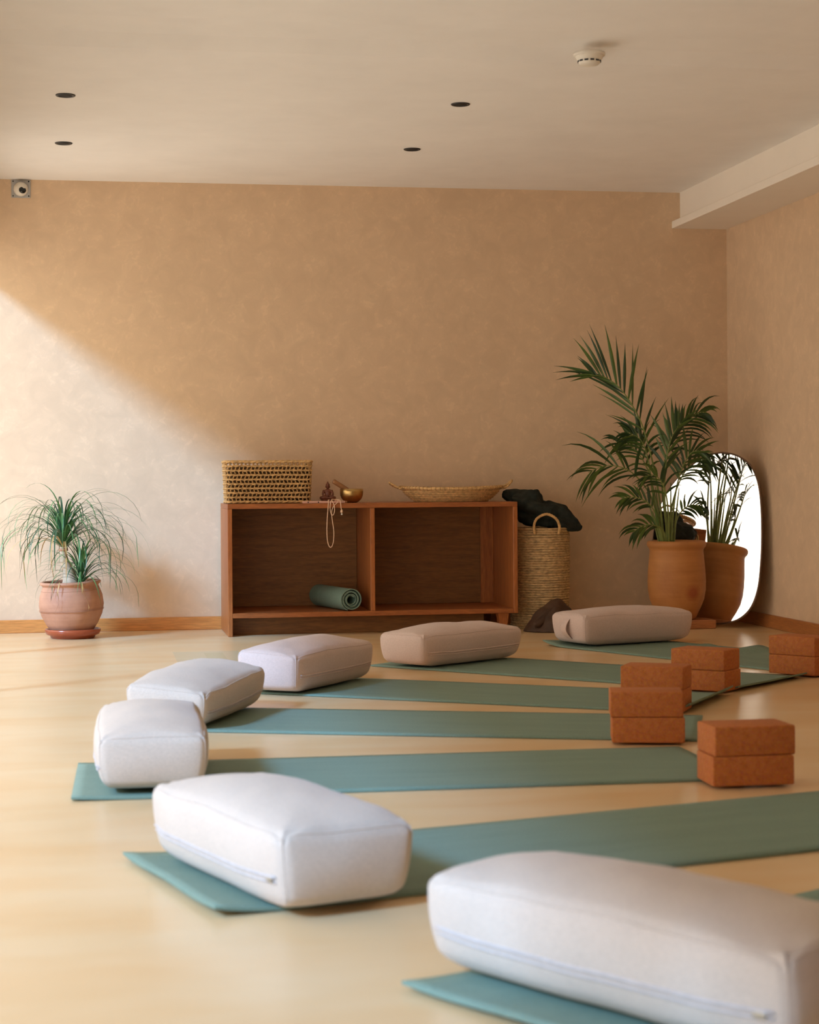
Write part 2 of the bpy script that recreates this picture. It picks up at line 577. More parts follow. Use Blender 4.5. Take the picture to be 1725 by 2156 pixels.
BOLSTERS = [
    # centre, degrees, length, width, crown, tilt, material, seam side (zip), label
    ((.862, 2.800), 32.0, .74, .30, .038, 0, 'linen', -1, 'large pale bolster cushion nearest the camera, cut off by the right edge', .078, 0),
    ((.366, 3.785), 19.0, .67, .285, .044, 0, 'linen', -1, 'pale bolster cushion with a zip on its left side, second nearest, on a curled mat', .077, 0),
    ((.160, 5.225), -1.0, .70, .285, .042, 0, 'linen', -1, 'pale bolster cushion seen end on, leftmost of all the cushions', .075, 0),
    ((.362, 6.470), -22.0, .68, .28, .036, .030, 'linen', 1, 'pale bolster cushion with a raised left corner, directly behind the leftmost cushion', .070, .012),
    ((.845, 7.360), -34.5, .67, .26, .038, .01, 'linen_b', 1, 'bolster cushion in front of the left end of the wooden shelf', .077, 0),
    ((1.587, 8.170), -53.0, .66, .27, .036, 0, 'linen_b', 1, 'pinkish bolster cushion in front of the right half of the wooden shelf', .070, 0),
    ((2.605, 8.950), -70.0, .66, .29, .030, 0, 'linen_b', 0, 'pinkish bolster cushion with a carrying strap, farthest right before the palm pot', .074, 0),
]
def make_bolster(i, c, deg, L, Wd, crown, tilt, mt, zipside, label, hz, tv):
    hx, hy, r = Wd / 2, L / 2, .022
    t = thing('bolster_cushion', label, 'cushion', (c[0], c[1], .011), R(deg), 'bolster cushions on the yoga mats')
    ax, ay, az = axis_samples(hx, r, 14), axis_samples(hy, r, 30), axis_samples(hz, r, 6)
    bm = bmesh.new()
    cache = {}
    f = lambda P: bolster_point(P, hx, hy, hz, r, crown, .017, i + 1, tilt) + Vector((0, 0, hz + tv * P.y / hy * (P.z / hz + 1) / 2))
    def V(x, y, z):
        k = (round(x, 6), round(y, 6), round(z, 6))
        if k not in cache: cache[k] = bm.verts.new(f(Vector((x, y, z))))
        return cache[k]
    def face(A, B, mk):
        for a0, a1 in zip(A, A[1:]):
            for b0, b1 in zip(B, B[1:]):
                bm.faces.new([V(*mk(a0, b0)), V(*mk(a1, b0)), V(*mk(a1, b1)), V(*mk(a0, b1))])
    for s in (1, -1):
        face(ax, ay, lambda a, b_: (a, b_, s * hz))
        face(ax, az, lambda a, b_: (a, s * hy, b_))
        face(ay, az, lambda a, b_: (s * hx, a, b_))
    zmin = min(v.co.z for v in bm.verts)
    for v in bm.verts: v.co.z = max(0, v.co.z - max(0, zmin))
    link('cover', bm, M[mt], t, True)
    # piping seams along the top edges
    def edge_path(pts):
        out = []
        for q in pts:
            p = f(Vector(q))
            out.append(p)
        return out
    sm = bmesh.new()
    q = .0016
    for s in (1, -1):
        tube(edge_path([(s * hx, y, hz) for y in ay]), q, 6, sm)
        tube(edge_path([(x, s * hy, hz) for x in ax]), q, 6, sm)
    for sx in (1, -1):
        for sy in (1, -1):
            tube(edge_path([(sx * hx, sy * hy, z) for z in az]), q * .9, 6, sm)
    link('seam', sm, M[mt], t, True)
    if zipside:
        zz = -.018
        ysp = [y for y in ay if abs(y) < hy - .018]
        zb = bmesh.new()
        s = zipside
        for dz, rr in ((.006, .0030), (-.006, .0022)):
            pts = [p + Vector((s * .0008, 0, 0)) for p in edge_path([(s * hx, y, zz + dz) for y in ysp])]
            tube(pts, rr, 6, zb)
        z = link('zip', zb, M['zip'] if mt == 'linen' else M[mt], t, True)
        e = f(Vector((s * hx, ysp[1], zz)))
        if i in (0, 1):
            pb = box(e.x - .002 + s * .003, e.x + .002 + s * .003, e.y - .013, e.y + .010, e.z - .0045, e.z + .0045, .0015)
            link('zip_pull', pb, M['zippull'], z)
    if i in (2,):
        # small label tag by the zip end
        e = f(Vector((-hx, -hy + .01, -.01)))
        link('care_tag', box(e.x - .004, e.x + .010, e.y - .004, e.y + .001, e.z - .004, e.z + .006, .001), M['zip'], t)
    if i == 6:
        sb = bmesh.new()
        n = 14
        pr = []
        for k in range(n + 1):
            a = k / n
            z = -.052 + .104 * a
            base = f(Vector((.012, -hy, z)))
            out = .003 + .021 * math.sin(math.pi * a)
            pr.append(base + Vector((0, -out, 0)))
        vs = []
        for p in pr:
            vs.append([sb.verts.new(p + Vector((dx, dy, 0))) for dx, dy in ((-.021, 0), (.021, 0), (.021, .003), (-.021, .003))])
        for a, c_ in zip(vs, vs[1:]):
            for k in range(4):
                sb.faces.new((a[k], a[(k + 1) % 4], c_[(k + 1) % 4], c_[k]))
        sb.faces.new(vs[0]); sb.faces.new(vs[-1][::-1])
        link('strap', sb, M[mt], t)
for i, a in enumerate(BOLSTERS):
    make_bolster(i, *a)

# ------------------------------------------------------------------ cork blocks
BL, BW, BH = .224, .145, .078
bb = box(-BL / 2, BL / 2, -BW / 2, BW / 2, 0, BH, .005, 3)
block_me = bpy.data.meshes.new('cork_block')
bb.to_mesh(block_me); bb.free()
for p in block_me.polygons: p.use_smooth = True
STACKS = [  # centre of stack, degrees, description
    ((1.725, 4.765), -1.5, (.004, .004), 'the nearest block stack, on the straight mat', 2),
    ((1.705, 5.590), -14, (-.004, .002), 'the second nearest block stack', 0),
    ((1.965, 6.330), -30, (0, 0), 'the half hidden stack behind the second nearest one', 0),
    ((2.345, 6.905), -44, (-.003, .002), 'the stack standing right of the half hidden one', 0),
    ((2.912, 7.360), -54, (.001, .003), 'the stack cut by the right edge, farthest right', 0),
]
for (cx, cy), deg, off, desc, tw in STACKS:
    for k in range(2):
        o = bpy.data.objects.new('cork_block', block_me)
        if k == 0 and not block_me.materials: block_me.materials.append(M['cork'])
        COL.objects.link(o)
        a = R(deg)
        ox, oy = (off if k else (0, 0))
        o.location = (cx + ox, cy + oy, .0078 + k * (BH + .0006))
        o.rotation_euler = (0, 0, a + (R(tw) if k else 0))
        tag(o, 'orange cork yoga block, %s in %s' % ('upper' if k else 'lower', desc), 'yoga block', 'cork blocks stacked in pairs')

# ------------------------------------------------------------------ wooden shelf unit
SX0, SX1, SY0, SY1, ST = .713, 2.285, 9.86, 10.395, .703
sh = thing('shelf_unit', 'low reddish brown wooden shelf unit with two open compartments against the back wall', 'shelf', (SX0, SY0, 0))
L_, D_ = SX1 - SX0, SY1 - SY0
def spart(name, b6, m, bev=.002):
    return link(name, box(*b6, bev, 1), M[m], sh)
spart('side_panel', (0, .024, 0, D_, 0, ST - .026), 'shelfwood_z')
spart('side_panel', (L_ - .024, L_, 0, D_, .098, ST - .026), 'shelfwood_z')
spart('top', (0, L_, 0, D_, ST - .026, ST), 'shelfwood_x')
spart('bottom_board', (.024, L_ - .024, 0, D_, .098, .124), 'shelfwood_x')
spart('divider', (.764, .788, .004, D_ - .012, .124, ST - .026), 'shelfwood_z')
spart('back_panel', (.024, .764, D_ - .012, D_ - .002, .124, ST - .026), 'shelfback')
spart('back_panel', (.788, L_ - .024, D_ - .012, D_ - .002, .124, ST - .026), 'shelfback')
spart('inner_rail', (L_ - .10, L_ - .024, D_ - .03, D_ - .013, .124, ST - .026), 'shelfwood_z')
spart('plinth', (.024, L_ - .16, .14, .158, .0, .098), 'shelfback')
def leg_bm(x, y):
    b_ = bmesh.new()
    vs = []
    for z, w in ((.098, .030), (0, .019)):
        vs.append([b_.verts.new((x + sx * w, y + sy * w, z)) for sx, sy in ((-1, -1), (1, -1), (1, 1), (-1, 1))])
    for k in range(4):
        b_.faces.new((vs[0][k], vs[0][(k + 1) % 4], vs[1][(k + 1) % 4], vs[1][k]))
    b_.faces.new(vs[0][::-1]); b_.faces.new(vs[1])
    return b_
link('leg', leg_bm(L_ - .078, .045), M['shelfwood_z'], sh)
link('leg', leg_bm(L_ - .078, D_ - .05), M['shelfwood_z'], sh)

# ------------------------------------------------------------------ rectangular open-weave basket on the shelf
bk = thing('woven_basket', 'rectangular straw basket with open woven rows on the left end of the shelf', 'basket', (.945, 10.10, ST))
def rrect(hx, hy, r, n=10):
    pts = []
    for cx, cy, a0 in ((hx - r, hy - r, 0), (-hx + r, hy - r, 90), (-hx + r, -hy + r, 180), (hx - r, -hy + r, 270)):
        for k in range(n + 1):
            a = R(a0 + 90 * k / n)
            pts.append((cx + r * math.cos(a), cy + r * math.sin(a)))
    return pts
def resample(pts, step):
    P = [Vector((p[0], p[1], 0)) for p in pts]
    P.append(P[0])
    out = []
    acc = 0
    for a, c in zip(P, P[1:]):
        d = (c - a).length
        while acc < d - 1e-9:
            out.append(a.lerp(c, acc / d)); acc += step
        acc -= d
    return out
BHt = .232
rows = 10
for k in range(rows):
    z = .010 + (BHt - .016) * k / (rows - 1)
    f = k / (rows - 1)
    pts = resample(rrect(.224 + .009 * f, .135 + .007 * f, .035), .0065)
    rr = .0062 if k not in (0, rows - 1) else .0095
    # braid: two strands twisting round each other
    bm = bmesh.new()
    for ph in (0, math.pi):
        pp = []
        for i, p in enumerate(pts):
            a = i * .62 + ph + k
            n = Vector((p.x, p.y * 1.6, 0)).normalized()
            pp.append(p + n * .0035 * math.cos(a) + Vector((0, 0, z + .0030 * math.sin(a) + .0022 * noise.noise(Vector((i * .06, k * 3, 0))))))
        tube(pp, rr * .55, 6, bm, True)
    o = link('woven_row', bm, M['straw'], bk, True)
# slanting stakes between rows
bm = bmesh.new()
for k in range(rows - 1):
    z0 = .010 + (BHt - .016) * k / (rows - 1)
    z1 = .010 + (BHt - .016) * (k + 1) / (rows - 1)
    f = (k + .5) / (rows - 1)
    pts = resample(rrect(.223 + .009 * f, .134 + .007 * f, .035), .0210)
    for i, p in enumerate(pts):
        q = pts[(i + 1) % len(pts)]
        d = (q - p) * (.35 if k % 2 else -.35)
        tube([p + Vector((0, 0, z0)), p + d + Vector((0, 0, z1))], .0036, 5, bm)
o = link('stakes', bm, M['straw_d'], bk, True)
o['kind'] = 'stuff'
link('base', box(-.20, .20, -.115, .115, .001, .006), M['straw_d'], bk)
link('shade_box', box(-.214, .214, -.125, .125, .008, .205, .03, 3), M['shade_box'], bk)  # added dark box, stands in for the shade seen through the weave

# ------------------------------------------------------------------ seated figurine (one continuous carved body)
fg = thing('figurine', 'small dark red seated meditating figurine on the shelf beside the brass bowl', 'figurine', (1.268, 10.02, ST), R(-8))
def ell(bm, c, s, rot=None):
    mt = Matrix.Translation(c) @ (rot.to_4x4() if rot else Matrix.Identity(4)) @ Matrix.Diagonal((*s, 1))
    bmesh.ops.create_uvsphere(bm, u_segments=16, v_segments=10, radius=1, matrix=mt)
bm = bmesh.new()
ell(bm, (0, 0, .027), (.036, .024, .0105))
ell(bm, (-.020, -.012, .029), (.021, .012, .010)); ell(bm, (.020, -.012, .029), (.021, .012, .010))
ell(bm, (-.034, -.006, .028), (.011, .011, .009)); ell(bm, (.034, -.006, .028), (.011, .011, .009))
ell(bm, (0, .003, .050), (.017, .012, .024)); ell(bm, (0, .003, .064), (.022, .012, .012))
for s in (-1, 1):
    ell(bm, (s * .022, 0, .062), (.0075, .0075, .010)); ell(bm, (s * .026, -.002, .050), (.006, .0065, .015))
    ell(bm, (s * .018, -.012, .039), (.013, .005, .005), Matrix.Rotation(s * -.5, 3, 'Z'))
ell(bm, (0, -.017, .037), (.010, .006, .004))
ell(bm, (0, .002, .078), (.006, .006, .008))
ell(bm, (0, 0, .090), (.0110, .0115, .0135)); ell(bm, (0, .001, .098), (.0115, .0118, .009)); ell(bm, (0, .001, .107), (.006, .006, .006)); ell(bm, (0, .001, .1125), (.003, .003, .005))
ell(bm, (0, -.0115, .090), (.0020, .003, .004))
for s in (-1, 1): ell(bm, (s * .0112, 0, .088), (.0018, .003, .006))
o = link('body', bm, M['figure'], fg, True)
rm = o.modifiers.new('remesh', 'REMESH'); rm.mode = 'VOXEL'; rm.voxel_size = .0011; rm.use_smooth_shade = True
bm = lathe([(0, 0), (.040, 0), (.042, .003), (.038, .007), (.034, .010), (.038, .014), (.040, .017), (.034, .020), (0, .021)], 40, 1, .72)
link('pedestal', bm, M['figure'], fg, True)

# ------------------------------------------------------------------ singing bowl and mallet
bw = thing('singing_bowl', 'small aged brass bowl on the shelf with a mallet leaning in it', 'bowl', (1.394, 9.99, ST))
link('bowl_body', lathe([(0, .001), (.026, 0), (.040, .008), (.054, .022), (.062, .042), (.0635, .060), (.063, .076), (.0595, .0765), (.0595, .060), (.058, .042), (.050, .024), (.036, .012), (0, .008)], 56), M['brass'], bw, True)
mlt = tag(link('mallet', tube(smooth_path([(1.293, 9.985, ST + .119), (1.33, 9.987, ST + .096), (1.41, 9.99, ST + .045)], 4), lambda t: .013 if t < .8 else .0115, 14), M['brasswood'], None, True),
          'short brown wooden mallet leaning on the rim of the brass bowl', 'mallet')

# ------------------------------------------------------------------ pink incense tray and bead cord
ins = tag(link('incense_holder', box(1.118, 1.345, 9.885, 9.925, ST + .0005, ST + .012, .002, 2), M['pink']), 'long pale pink wooden tray lying along the front edge of the shelf', 'incense holder')
for x in (1.145, 1.20):
    link('hole', lathe([(0, 0), (.0035, 0), (.0035, .001), (0, .001)], 12), M['black'], ins).matrix_local = Matrix.Translation((x, 9.8846, ST + .0065)) @ Matrix.Rotation(R(90), 4, 'X')
link('end_cap', box(1.3455, 1.356, 9.886, 9.924, ST + .001, ST + .0115, .002, 1), M['brasswood'], ins)
yc = 9.853
cp = [(1.262, 9.90, .7195), (1.252, 9.870, .7195), (1.250, yc, .706), (1.246, yc, .66), (1.242, yc, .60), (1.241, yc, .54), (1.245, yc, .495), (1.256, yc, .470), (1.268, yc, .475),
      (1.276, yc, .505), (1.278, yc, .55), (1.272, yc, .60), (1.267, yc, .64), (1.269, yc, .668), (1.280, yc, .690), (1.296, yc, .705), (1.306, 9.866, .7195), (1.300, 9.90, .7195),
      (1.280, 9.90, .722), (1.270, 9.868, .720), (1.262, yc, .706), (1.259, yc, .675), (1.264, yc - .004, .648), (1.273, yc - .004, .640), (1.281, yc - .004, .655), (1.282, yc - .003, .682), (1.276, yc - .001, .704), (1.270, 9.872, .722), (1.285, 9.89, .724),
      (1.305, 9.89, .7215), (1.313, 9.870, .7205), (1.315, yc, .706), (1.318, yc, .680), (1.320, yc, .668)]
cpath = smooth_path(cp, 10)
cord = thing('bead_necklace', 'beige bead cord hanging in a loop over the front edge of the shelf', 'necklace', (1.27, 9.87, ST))
def rel(p): return Vector(p) - Vector((1.27, 9.87, ST))
bm = bmesh.new()
acc = 0; last = cpath[0]
for p in cpath[1:]:
    acc += (p - last).length; last = p
    if acc > .0052:
        acc = 0
        bmesh.ops.create_icosphere(bm, subdivisions=1, radius=.0031, matrix=Matrix.Translation(rel(p)))
tube([rel(p) for p in cpath], .0020, 6, bm)
link('beads', bm, M['cord'], cord, True)['kind'] = 'stuff'
link('end_bead', lathe([(0, -.010), (.005, -.008), (.0068, 0), (.0045, .008), (0, .010)], 16), M['cord'], cord, True, rel((1.3205, yc, .660)))
link('tassel', lathe([(0, -.008), (.0045, -.007), (.004, .0), (0, .003)], 12), M['plastic'], cord, True, rel((1.3212, yc, .648)))

# ------------------------------------------------------------------ oval straw tray with loop handles
tr_ = thing('straw_tray', 'shallow oval straw tray with two loop handles on the right half of the shelf', 'tray', (1.968, 10.12, ST))
for k in range(8):
    f = k / 7
    hx = .205 + .078 * f ** .8
    hy = .150 + .060 * f ** .8
    z = .008 + .068 * f
    rr = .0062 if k < 7 else .0085
    pts = [(hx * math.cos(2 * math.pi * i / 96), hy * math.sin(2 * math.pi * i / 96), z + (.004 * math.cos(4 * math.pi * i / 96) if k > 5 else 0) + .0015 * noise.noise(Vector((i * .2, k, 0)))) for i in range(96)]
    o = link('coil', tube(pts, rr, 8, None, True), M['straw'], tr_, True)
link('base', lathe([(0, .001), (.205, .001), (.207, .008), (0, .008)], 48, 1, .74), M['straw_d'], tr_, True)
bm = bmesh.new()
for f in [i / 7 for i in range(7)]:
    pass
def handle(sgn):
    x = .283 * sgn
    pts = [(x * .97, -.052, .074), (x + .022 * sgn, -.050, .080), (x + .056 * sgn, -.026, .098 + (.012 if sgn > 0 else .004)), (x + .062 * sgn, .006, .103 + (.012 if sgn > 0 else .004)),
           (x + .046 * sgn, .036, .096), (x + .014 * sgn, .048, .080), (x * .97, .048, .074)]
    path = smooth_path(pts, 8)
    bm = bmesh.new()
    for ph in (0, math.pi):
        tube([p + Vector((0, .0028 * math.cos(i * .7 + ph), .0028 * math.sin(i * .7 + ph))) for i, p in enumerate(path)], .0042, 6, bm)
    return bm
link('handle', handle(-1), M['straw'], tr_, True)
link('handle', handle(1), M['straw'], tr_, True)
# thin stitched wrap on rim
bm = bmesh.new()
for i in range(72):
    a = 2 * math.pi * i / 72
    p = Vector((.283 * math.cos(a), .21 * math.sin(a), .076 + .004 * math.cos(2 * a)))
    n = Vector((math.cos(a), math.sin(a), 0))
    ring = [p + n * .0098 * math.cos(b_) + Vector((0, 0, .0098 * math.sin(b_))) for b_ in [2 * math.pi * q / 8 for q in range(8)]]
    tube(ring, .0016, 4, bm, True)
link('rim_stitching', bm, M['straw_d'], tr_, True)['kind'] = 'stuff'

# ------------------------------------------------------------------ rolled mat in the left compartment
RR = .0615
rolled = thing('rolled_mat', 'rolled up dark green yoga mat lying in the left compartment of the shelf', 'yoga mat', (1.372, 9.872, .1245 + RR), R(13))
turns = 4.6
sp = []
n = 260
for i in range(n + 1):
    t = i / n
    a = t * turns * 2 * math.pi
    loose = .0022 * math.sin(a * .5 + 1)
    r = .020 + (RR - .0205 - .0025) * t ** .95 + loose * (1 - t) * t * 4
    sp.append(Vector((r * math.cos(a + .6), 0, r * math.sin(a + .6))))
bm = bmesh.new()
T = .0027
fr, bk_ = [], []
for i, p in enumerate(sp):
    d = (sp[min(i + 1, n)] - sp[max(i - 1, 0)]).normalized()
    nrm = Vector((d.z, 0, -d.x))
    row = []
    for y in (0, .50):
        sh_ = Vector((0, y + (.006 * math.sin(i * .05) if y == 0 else 0), 0))
        row.append((bm.verts.new(p + nrm * T + sh_), bm.verts.new(p - nrm * T + sh_)))
    fr.append(row)
for a, c in zip(fr, fr[1:]):
    bm.faces.new((a[0][0], c[0][0], c[1][0], a[1][0]))
    bm.faces.new((a[0][1], a[1][1], c[1][1], c[0][1]))
    bm.faces.new((a[0][0], a[0][1], c[0][1], c[0][0]))
    bm.faces.new((a[1][0], c[1][0], c[1][1], a[1][1]))
for e in (fr[0], fr[-1]):
    bm.faces.new((e[0][0], e[1][0], e[1][1], e[0][1]))
link('roll', bm, M['mat'], rolled)

# ------------------------------------------------------------------ tall coiled basket, black garment on it, brown bag
tb = thing('tall_basket', 'tall round coiled seagrass basket standing at the right end of the shelf', 'basket', (2.462, 10.10, 0))
BR = .166
for k in range(42):
    z = .008 + k * .0132
    r = BR * (.93 + .07 * math.sin(min(1, k / 30) * math.pi / 2)) - (.004 if k > 38 else 0)
    pts = []
    for i in range(64):
        a = 2 * math.pi * i / 64
        q = r + .0035 * noise.noise(Vector((math.cos(a) * 3, math.sin(a) * 3, k * .7)))
        pts.append((q * math.cos(a), q * math.sin(a), z + .002 * noise.noise(Vector((math.cos(a) * 2 + 5, math.sin(a) * 2, k * .5)))))
    link('coil', tube(pts, .0074, 6, None, True), M['seagrass'], tb, True)
link('liner', lathe([(0, .004), (BR * .92, .004), (BR - .006, .30), (BR - .006, .548), (BR - .012, .548), (BR - .012, .02), (0, .014)], 48), M['seagrass'], tb, True)
pts = smooth_path([(-.066, -0.174, .525), (-.071, -0.174, .565), (-.052, -0.170, .608), (.002, -0.166, .632), (.052, -0.170, .610), (.074, -0.172, .568), (.070, -0.174, .525)], 10)
bm = bmesh.new()
for ph in (0, 2.1, 4.2):
    tube([p + Vector((.003 * math.cos(i * .8 + ph), 0, .003 * math.sin(i * .8 + ph))) for i, p in enumerate(pts)], .0052, 6, bm)
link('handle', bm, M['straw'], tb, True)

def drape(name, spine, widths, m, seed, fold=.012, flat=.75, seg=28, per=7):
    """A crumpled bundle of cloth swept along a spine, folds running along it."""
    path = smooth_path(spine, per)
    wp = smooth_path([(w[0], w[1], 0) for w in widths], per)
    bm = bmesh.new()
    rings = []
    n = len(path)
    for i, p in enumerate(path):
        d = (path[min(i + 1, n - 1)] - path[max(i - 1, 0)]).normalized()
        a = d.cross(Vector((0, 0, 1))).normalized()
        b_ = a.cross(d).normalized()
        ring = []
        for k in range(seg):
            th = 2 * math.pi * k / seg
            s = Vector((math.cos(th) * 1.4 + seed, math.sin(th) * 1.4, i * .09))
            rn = 1 + .32 * noise.noise(s) + .26 * noise.noise(s * 2.9 + Vector((0, 0, i * .12))) + .09 * math.sin(th * 6 + i * .16 + seed) + .07 * math.sin(th * 11 - i * .3)
            ring.append(bm.verts.new(p + a * math.cos(th) * wp[i].x * rn + b_ * math.sin(th) * wp[i].y * rn))
        rings.append(ring)
    for a, c in zip(rings, rings[1:]):
        for k in range(seg):
            bm.faces.new((a[k], a[(k + 1) % seg], c[(k + 1) % seg], c[k]))
    bm.faces.new(rings[0][::-1]); bm.faces.new(rings[-1])
    return bm
# garment: from the wall side of the shelf top, slumped over the basket and hanging past its right side
bm = drape('garment', [(2.285, 10.22, .746), (2.362, 10.17, .716), (2.405, 10.12, .672), (2.46, 10.08, .636), (2.54, 10.06, .622), (2.60, 10.04, .598), (2.660, 10.03, .560), (2.686, 10.03, .545)],
           [(.03, .022), (.092, .056), (.120, .092), (.125, .078), (.115, .070), (.090, .060), (.050, .030), (.012, .010)], M['darkcloth'], 3.2)
o = tag(link('garment', bm, M['darkcloth'], None, True), 'crumpled black garment draped over the tall basket beside the shelf', 'garment')
ms = o.modifiers.new('sub', 'SUBSURF'); ms.levels = 1; ms.render_levels = 1

# brown bag: a slumped pyramid-like fold of leather
bm = bmesh.new()
nu, nv = 26, 40
rows_ = []
for i in range(nu + 1):
    t = i / nu
    row = []
    for k in range(nv):
        a = 2 * math.pi * k / nv
        w = (1 - t) ** .62
        x = .155 * w * math.cos(a) * (1 + .10 * math.sin(3 * a + 1)) + .035 * t
        y = .105 * w * math.sin(a) * (1 + .12 * math.cos(4 * a))
        ridge = .175 * t ** .85
        s = Vector((x * 14, y * 14, t * 2.2))
        q = .016 * noise.noise(s) * math.sin(math.pi * min(1, t * 1.1 + .15))
        z = max(0, ridge + (.010 * noise.noise(s * 2) if i else 0))
        row.append(bm.verts.new((x + q, y + q, z)))
    rows_.append(row)
for a, c in zip(rows_, rows_[1:]):
    for k in range(nv):
        bm.faces.new((a[k], a[(k + 1) % nv], c[(k + 1) % nv], c[k]))
bm.faces.new(rows_[0][::-1]); bm.faces.new(rows_[-1])
bmesh.ops.remove_doubles(bm, verts=bm.verts, dist=.0008)
bag = thing('leather_bag', 'slumped dark brown leather bag on the floor before the tall basket', 'bag', (2.45, 9.80, .001), R(-6))
link('bag_body', bm, M['browncloth'], bag, True)
fl = bmesh.new()
prev = None
for k in range(13):
    t = k / 12
    p = Vector((-.10 + .15 * t, -.078 + .052 * t, .040 + .112 * t - .02 * math.sin(t * 3)))
    w = .012 + .020 * math.sin(math.pi * t)
    cur = [fl.verts.new(p + Vector((-w * .4, -w * .5, w * .9))), fl.verts.new(p + Vector((w * .3, -.012, -w))), fl.verts.new(p + Vector((w * .3, 0, -w))), fl.verts.new(p + Vector((-w * .2, .01, w * .7)))]
    if prev:
        for q in range(4): fl.faces.new((prev[q], prev[(q + 1) % 4], cur[(q + 1) % 4], cur[q]))
    else: fl.faces.new(cur)
    prev = cur
fl.faces.new(prev[::-1])
link('flap', fl, M['browncloth'], bag, True)

# ------------------------------------------------------------------ leaves
def blade(path, w, up=Vector((0, 0, 1)), droop_fold=.25, taper=1.0, wfun=None):
    """A folded strip leaf along a path: list of points; returns verts, faces."""
    vs, fs = [], []
    n = len(path)
    for i, p in enumerate(path):
        t = i / (n - 1)
        d = (path[min(i + 1, n - 1)] - path[max(i - 1, 0)]).normalized()
        a = d.cross(up)
        if a.length < .05: a = d.cross(Vector((.3, 1, .2)))
        a.normalize()
        nn = a.cross(d)
        ww = w * (wfun(t) if wfun else (1 - t) ** taper * .9 + .1)
        vs += [p - a * ww + nn * ww * droop_fold, p, p + a * ww + nn * ww * droop_fold]
        if i:
            b_ = 3 * i
            fs += [(b_ - 3, b_ - 2, b_ + 1, b_), (b_ - 2, b_ - 1, b_ + 2, b_ + 1)]
    return vs, fs
def leaf_obj(name, path, w, m, parent, **kw):
    vs, fs = blade(path, w, **kw)
    me = bpy.data.meshes.new(name)
    me.from_pydata([tuple(v) for v in vs], [], fs)
    me.materials.append(m)
    for p in me.polygons: p.use_smooth = True
    o = bpy.data.objects.new(name, me)
    COL.objects.link(o)
    o.parent = parent
    return o

# ------------------------------------------------------------------ ponytail plant, left
pl = thing('ponytail_palm', 'grassy leaved plant with a swollen trunk in a weathered terracotta pot by the left wall', 'potted plant', (-.098, 10.03, 0))
potp = [(0, .034), (.105, .034), (.112, .042), (.135, .075), (.160, .125), (.170, .175), (.165, .225), (.150, .265), (.146, .275), (.149, .283), (.158, .288), (.160, .296), (.156, .302), (.145, .303), (.138, .298), (.136, .28), (.145, .25), (0, .25)]
po = link('pot', lathe(potp, 64), M['terra_l'], pl, True)
po.rotation_euler = (R(1), R(-2.2), 0)
bm = bmesh.new()
for z, r in ((.148, .1685), (.153, .1693), (.255, .1545)):
    tube([((r) * math.cos(2 * math.pi * i / 64), (r) * math.sin(2 * math.pi * i / 64), z) for i in range(64)], .0012, 5, bm, True)
g = link('groove', bm, M['terra_l'], po, True)
link('saucer', lathe([(0, 0), (.108, 0), (.116, .004), (.120, .014), (.138, .020), (.146, .034), (.147, .046), (.142, .050), (.136, .046), (.130, .033), (0, .030)], 64), M['saucer'], pl, True)
link('soil', lathe([(0, .268), (.08, .270), (.143, .262)], 32), M['soil'], pl, True)
link('trunk', tube(smooth_path([(-.008, 0, .262), (-.010, 0, .300), (-.022, 0, .350), (-.040, -.002, .405), (-.048, -.002, .452), (-.046, 0, .480)], 6),
     lambda t: .044 * (1 - t) ** 2.2 + .017 + .004 * max(0, t - .9) * 10, 16), M['trunk'], pl, True)
link('bark_collar', tube([(-.046, 0, .462), (-.046, 0, .474)], .024, 12), M['terra_l'], pl, True)
rnd = random.Random(11)
def arc_leaf(base, az, length, rise, w, m, reach=.35, droop=1.0, curl=0.0):
    pts = []
    n = 13
    p = Vector(base)
    el = rise
    h = Vector((math.cos(az), math.sin(az), 0))
    side = Vector((-math.sin(az), math.cos(az), 0))
    for i in range(n):
        t = i / (n - 1)
        pts.append(p.copy())
        st = length / (n - 1)
        p = p + (h * math.cos(el) + Vector((0, 0, 1)) * math.sin(el) + side * curl * t) * st
        el -= droop * (.05 + .42 * t ** .8 * (1.35 - t)) * (1 if el > -1.45 else 0)
        p.y = min(p.y, .33)
        if p.z < .06: p.z = .06
    return pts
wprof = lambda t: min(1, .55 + t * 3) * (1 - t ** 1.6) ** .9 + .06
base1 = Vector((-.046, 0, .478))
for k in range(120):
    az = k * 2.399 + rnd.uniform(-.3, .3)
    f = k / 119
    rise = R(88 - 62 * f + rnd.uniform(-6, 6))
    ln = rnd.uniform(.36, .62) * (.9 if f < .25 else 1.05)
    dr = rnd.uniform(.80, 1.5) * (1.0 if f < .3 else 1.0)
    m = M['leaf_a'] if rnd.random() < .58 else M['leaf_b']
    if f > .92: m = M['leaf_y'] if rnd.random() < .45 else m
    leaf_obj('leaf', arc_leaf(base1 + Vector((.010 * math.cos(az), .010 * math.sin(az), .05 * (1 - f))), az, ln, rise, 0, m, droop=dr, curl=rnd.uniform(-.25, .25)), rnd.uniform(.0040, .0064), m, pl, wfun=wprof)
base2 = Vector((.047, -.02, .285))
for k in range(70):
    az = k * 2.399 + rnd.uniform(-.3, .3)
    f = k / 69
    rise = R(86 - 60 * f + rnd.uniform(-6, 6))
    ln = rnd.uniform(.24, .46)
    m = M['leaf_a'] if rnd.random() < .45 else M['leaf_b']
    leaf_obj('leaf', arc_leaf(base2 + Vector((.008 * math.cos(az), .008 * math.sin(az), .06 * (1 - f))), az, ln, rise, 0, m, droop=rnd.uniform(.6, 1.25), curl=rnd.uniform(-.2, .2)), rnd.uniform(.0040, .0060), m, pl, wfun=wprof)
link('stem', tube([(.047, -.02, .262), (.047, -.02, .33)], .013, 10), M['leaf_a'], pl, True)
